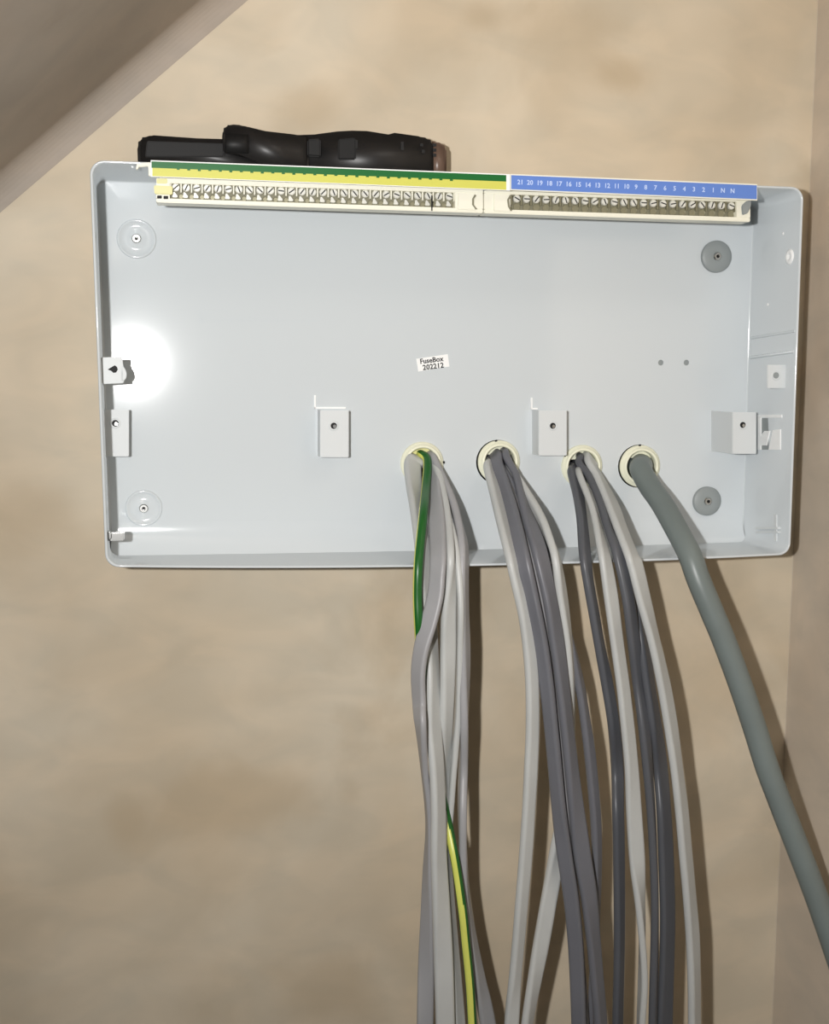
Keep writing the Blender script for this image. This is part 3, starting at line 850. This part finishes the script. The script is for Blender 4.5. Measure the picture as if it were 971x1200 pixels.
cable('flat_cable', 'narrow grey cable edge on inside the second bundle, between its two dark cables', G2, 'cable_b',
      [(550, 582, 591), (600, 603, 613), (650, 615, 625), (700, 627, 636.5), (750, 636, 645), (800, 643, 652), (850, 648, 658), (900, 653, 663), (1000, 664, 675), (1100, 674, 684), (1200, 680, 691)], 1, w=.0090, th=.0045, hole_dx=.001, hole_dz=-.001, dy=.004)
cable('flat_cable', 'light grey flat cable on the right of the second bundle, crossing behind it leftwards', G2, 'cable_a',
      [(550, 592, 603), (580, 611, 620), (610, 628, 638), (640, 640, 653.5), (660, 645.5, 659), (700, 650.5, 666), (750, 658, 671.5), (800, 662, 674.5), (850, 663, 675), (900, 660, 673), (950, 652, 667), (985, 644.5, 662), (1030, 636.5, 658), (1060, 631, 653), (1100, 624, 646), (1150, 616, 636), (1200, 609, 626)], 1, w=.0112, hole_dx=.0062, hole_dz=-.0015, dys=((560, .001), (700, .002), (850, .009), (1000, .006), (1200, .002)))
cable('flat_cable', 'dark grey cable emerging from behind the second bundle beside the third one', G2, 'cable_c',
      [(555, 586, 595), (600, 612, 622), (640, 632, 642), (700, 650, 660), (750, 662, 673), (800, 672, 685), (830, 677, 690), (880, 683, 698), (920, 687, 702), (960, 690.5, 705), (1000, 692, 706), (1050, 692, 705), (1120, 690, 702), (1200, 686, 698)], 1, w=.0088, th=.0050, hole_dx=.002, hole_dz=-.0062, dys=((560, .008), (700, .012), (900, .010), (1200, .014)))

cable('flat_cable', 'shade-darkened grey cable at the left edge of the third bundle', G3, 'cable_d',
      [(555, 664, 679), (580, 670, 684.5), (610, 675, 688.5), (650, 677.5, 693), (680, 682, 696), (720, 689, 703), (760, 696, 710), (800, 703, 719), (850, 711, 727), (900, 715, 731.5), (950, 716, 732), (1000, 717, 733), (1100, 718, 733), (1200, 716, 731)], 2, w=.0090, hole_dx=-.0058, hole_dz=-.001, dys=((560, .001), (700, .003), (900, .010), (1200, .014)))
cable('flat_cable', 'light grey flat cable second from the left in the third bundle', G3, 'cable_a',
      [(560, 674, 686), (600, 689, 702), (640, 697, 714), (660, 700.5, 718.5), (700, 706, 725.5), (750, 713, 731.5), (800, 720, 738.5), (850, 725.5, 744.5), (900, 730, 749.5), (950, 732, 753), (1000, 735, 756.5), (1050, 741, 757.5), (1100, 746.5, 758), (1150, 748.5, 757.5), (1200, 746, 755.5)], 2, w=.0110, th=.0046, hole_dx=-.0015, hole_dz=-.005, dy=-.0015)
cable('flat_cable', 'shade-darkened grey cable curving over the middle of the third bundle', G3, 'cable_d',
      [(545, 672, 687), (560, 684, 697), (590, 697, 711), (620, 706, 722.5), (650, 716, 734.5), (700, 727, 744), (750, 733.5, 751), (800, 739.5, 757), (850, 746, 763), (900, 751.5, 766), (950, 756, 769), (1000, 759, 771), (1070, 761, 773), (1200, 758, 772)], 2, w=.0100, hole_dx=-.001, hole_dz=.005, dys=((560, -.001), (700, 0), (800, .004), (1200, .006)))
cable('flat_cable', 'light grey flat cable on the right edge of the third bundle', G3, 'cable_a',
      [(545, 683, 702), (560, 692, 711), (590, 705, 727), (620, 716.5, 738), (650, 728, 750.5), (665, 733.5, 756), (700, 742.5, 764), (750, 756.5, 775), (800, 767, 787), (850, 775.5, 796), (900, 783, 802), (950, 788.5, 808.5), (1000, 793, 813), (1050, 797.5, 817.5), (1100, 801, 822), (1150, 803, 823), (1200, 803.5, 823.5)], 2, w=.0128, hole_dx=.0050, hole_dz=.0050, dy=-.003)
cable('flat_cable', 'grey wide cable with painted shade from the right edge cable of the third bundle', G3, 'cable_d',
      [(560, 690, 703), (600, 706, 720), (650, 722, 738), (700, 735, 751), (750, 744, 762), (800, 751, 769), (850, 758, 777), (900, 763, 784), (950, 767, 788), (1000, 769, 791), (1070, 771, 793), (1130, 770, 792), (1200, 767, 790)], 2, w=.0124, hole_dx=.0045, hole_dz=-.003, dys=((560, .004), (700, .008), (900, .007), (1200, .010)))


def yf_thick(y):
    tb = ((540, -.011), (560, -.022), (590, -.044), (620, -.066), (650, -.083), (680, -.090), (720, -.094), (850, -.102), (1000, -.116), (1120, -.130), (1260, -.155))
    for (a, ya), (b, yb) in zip(tb, tb[1:]):
        if y <= b: return ya + (yb - ya) * (y - a) / (b - a)
    return tb[-1][1]


cable('thick_cable', 'single thick round grey cable sweeping down to the lower right', None, 'cable_t',
      [(550, 736.5, 764), (570, 745, 777), (590, 755, 795.5), (620, 770, 814.5), (650, 785.5, 830), (680, 799, 838), (720, 818, 852.5), (750, 830.5, 865), (800, 848.5, 884), (850, 866, 900), (900, 882, 915.5), (950, 901, 934), (1000, 921, 953), (1050, 940, 972), (1100, 957, 990), (1170, 980, 1014), (1260, 1010, 1046)], 3, w=.0158, th=.0156, hole_dx=0.0, hole_dz=.001, yf=yf_thick, tail=False)
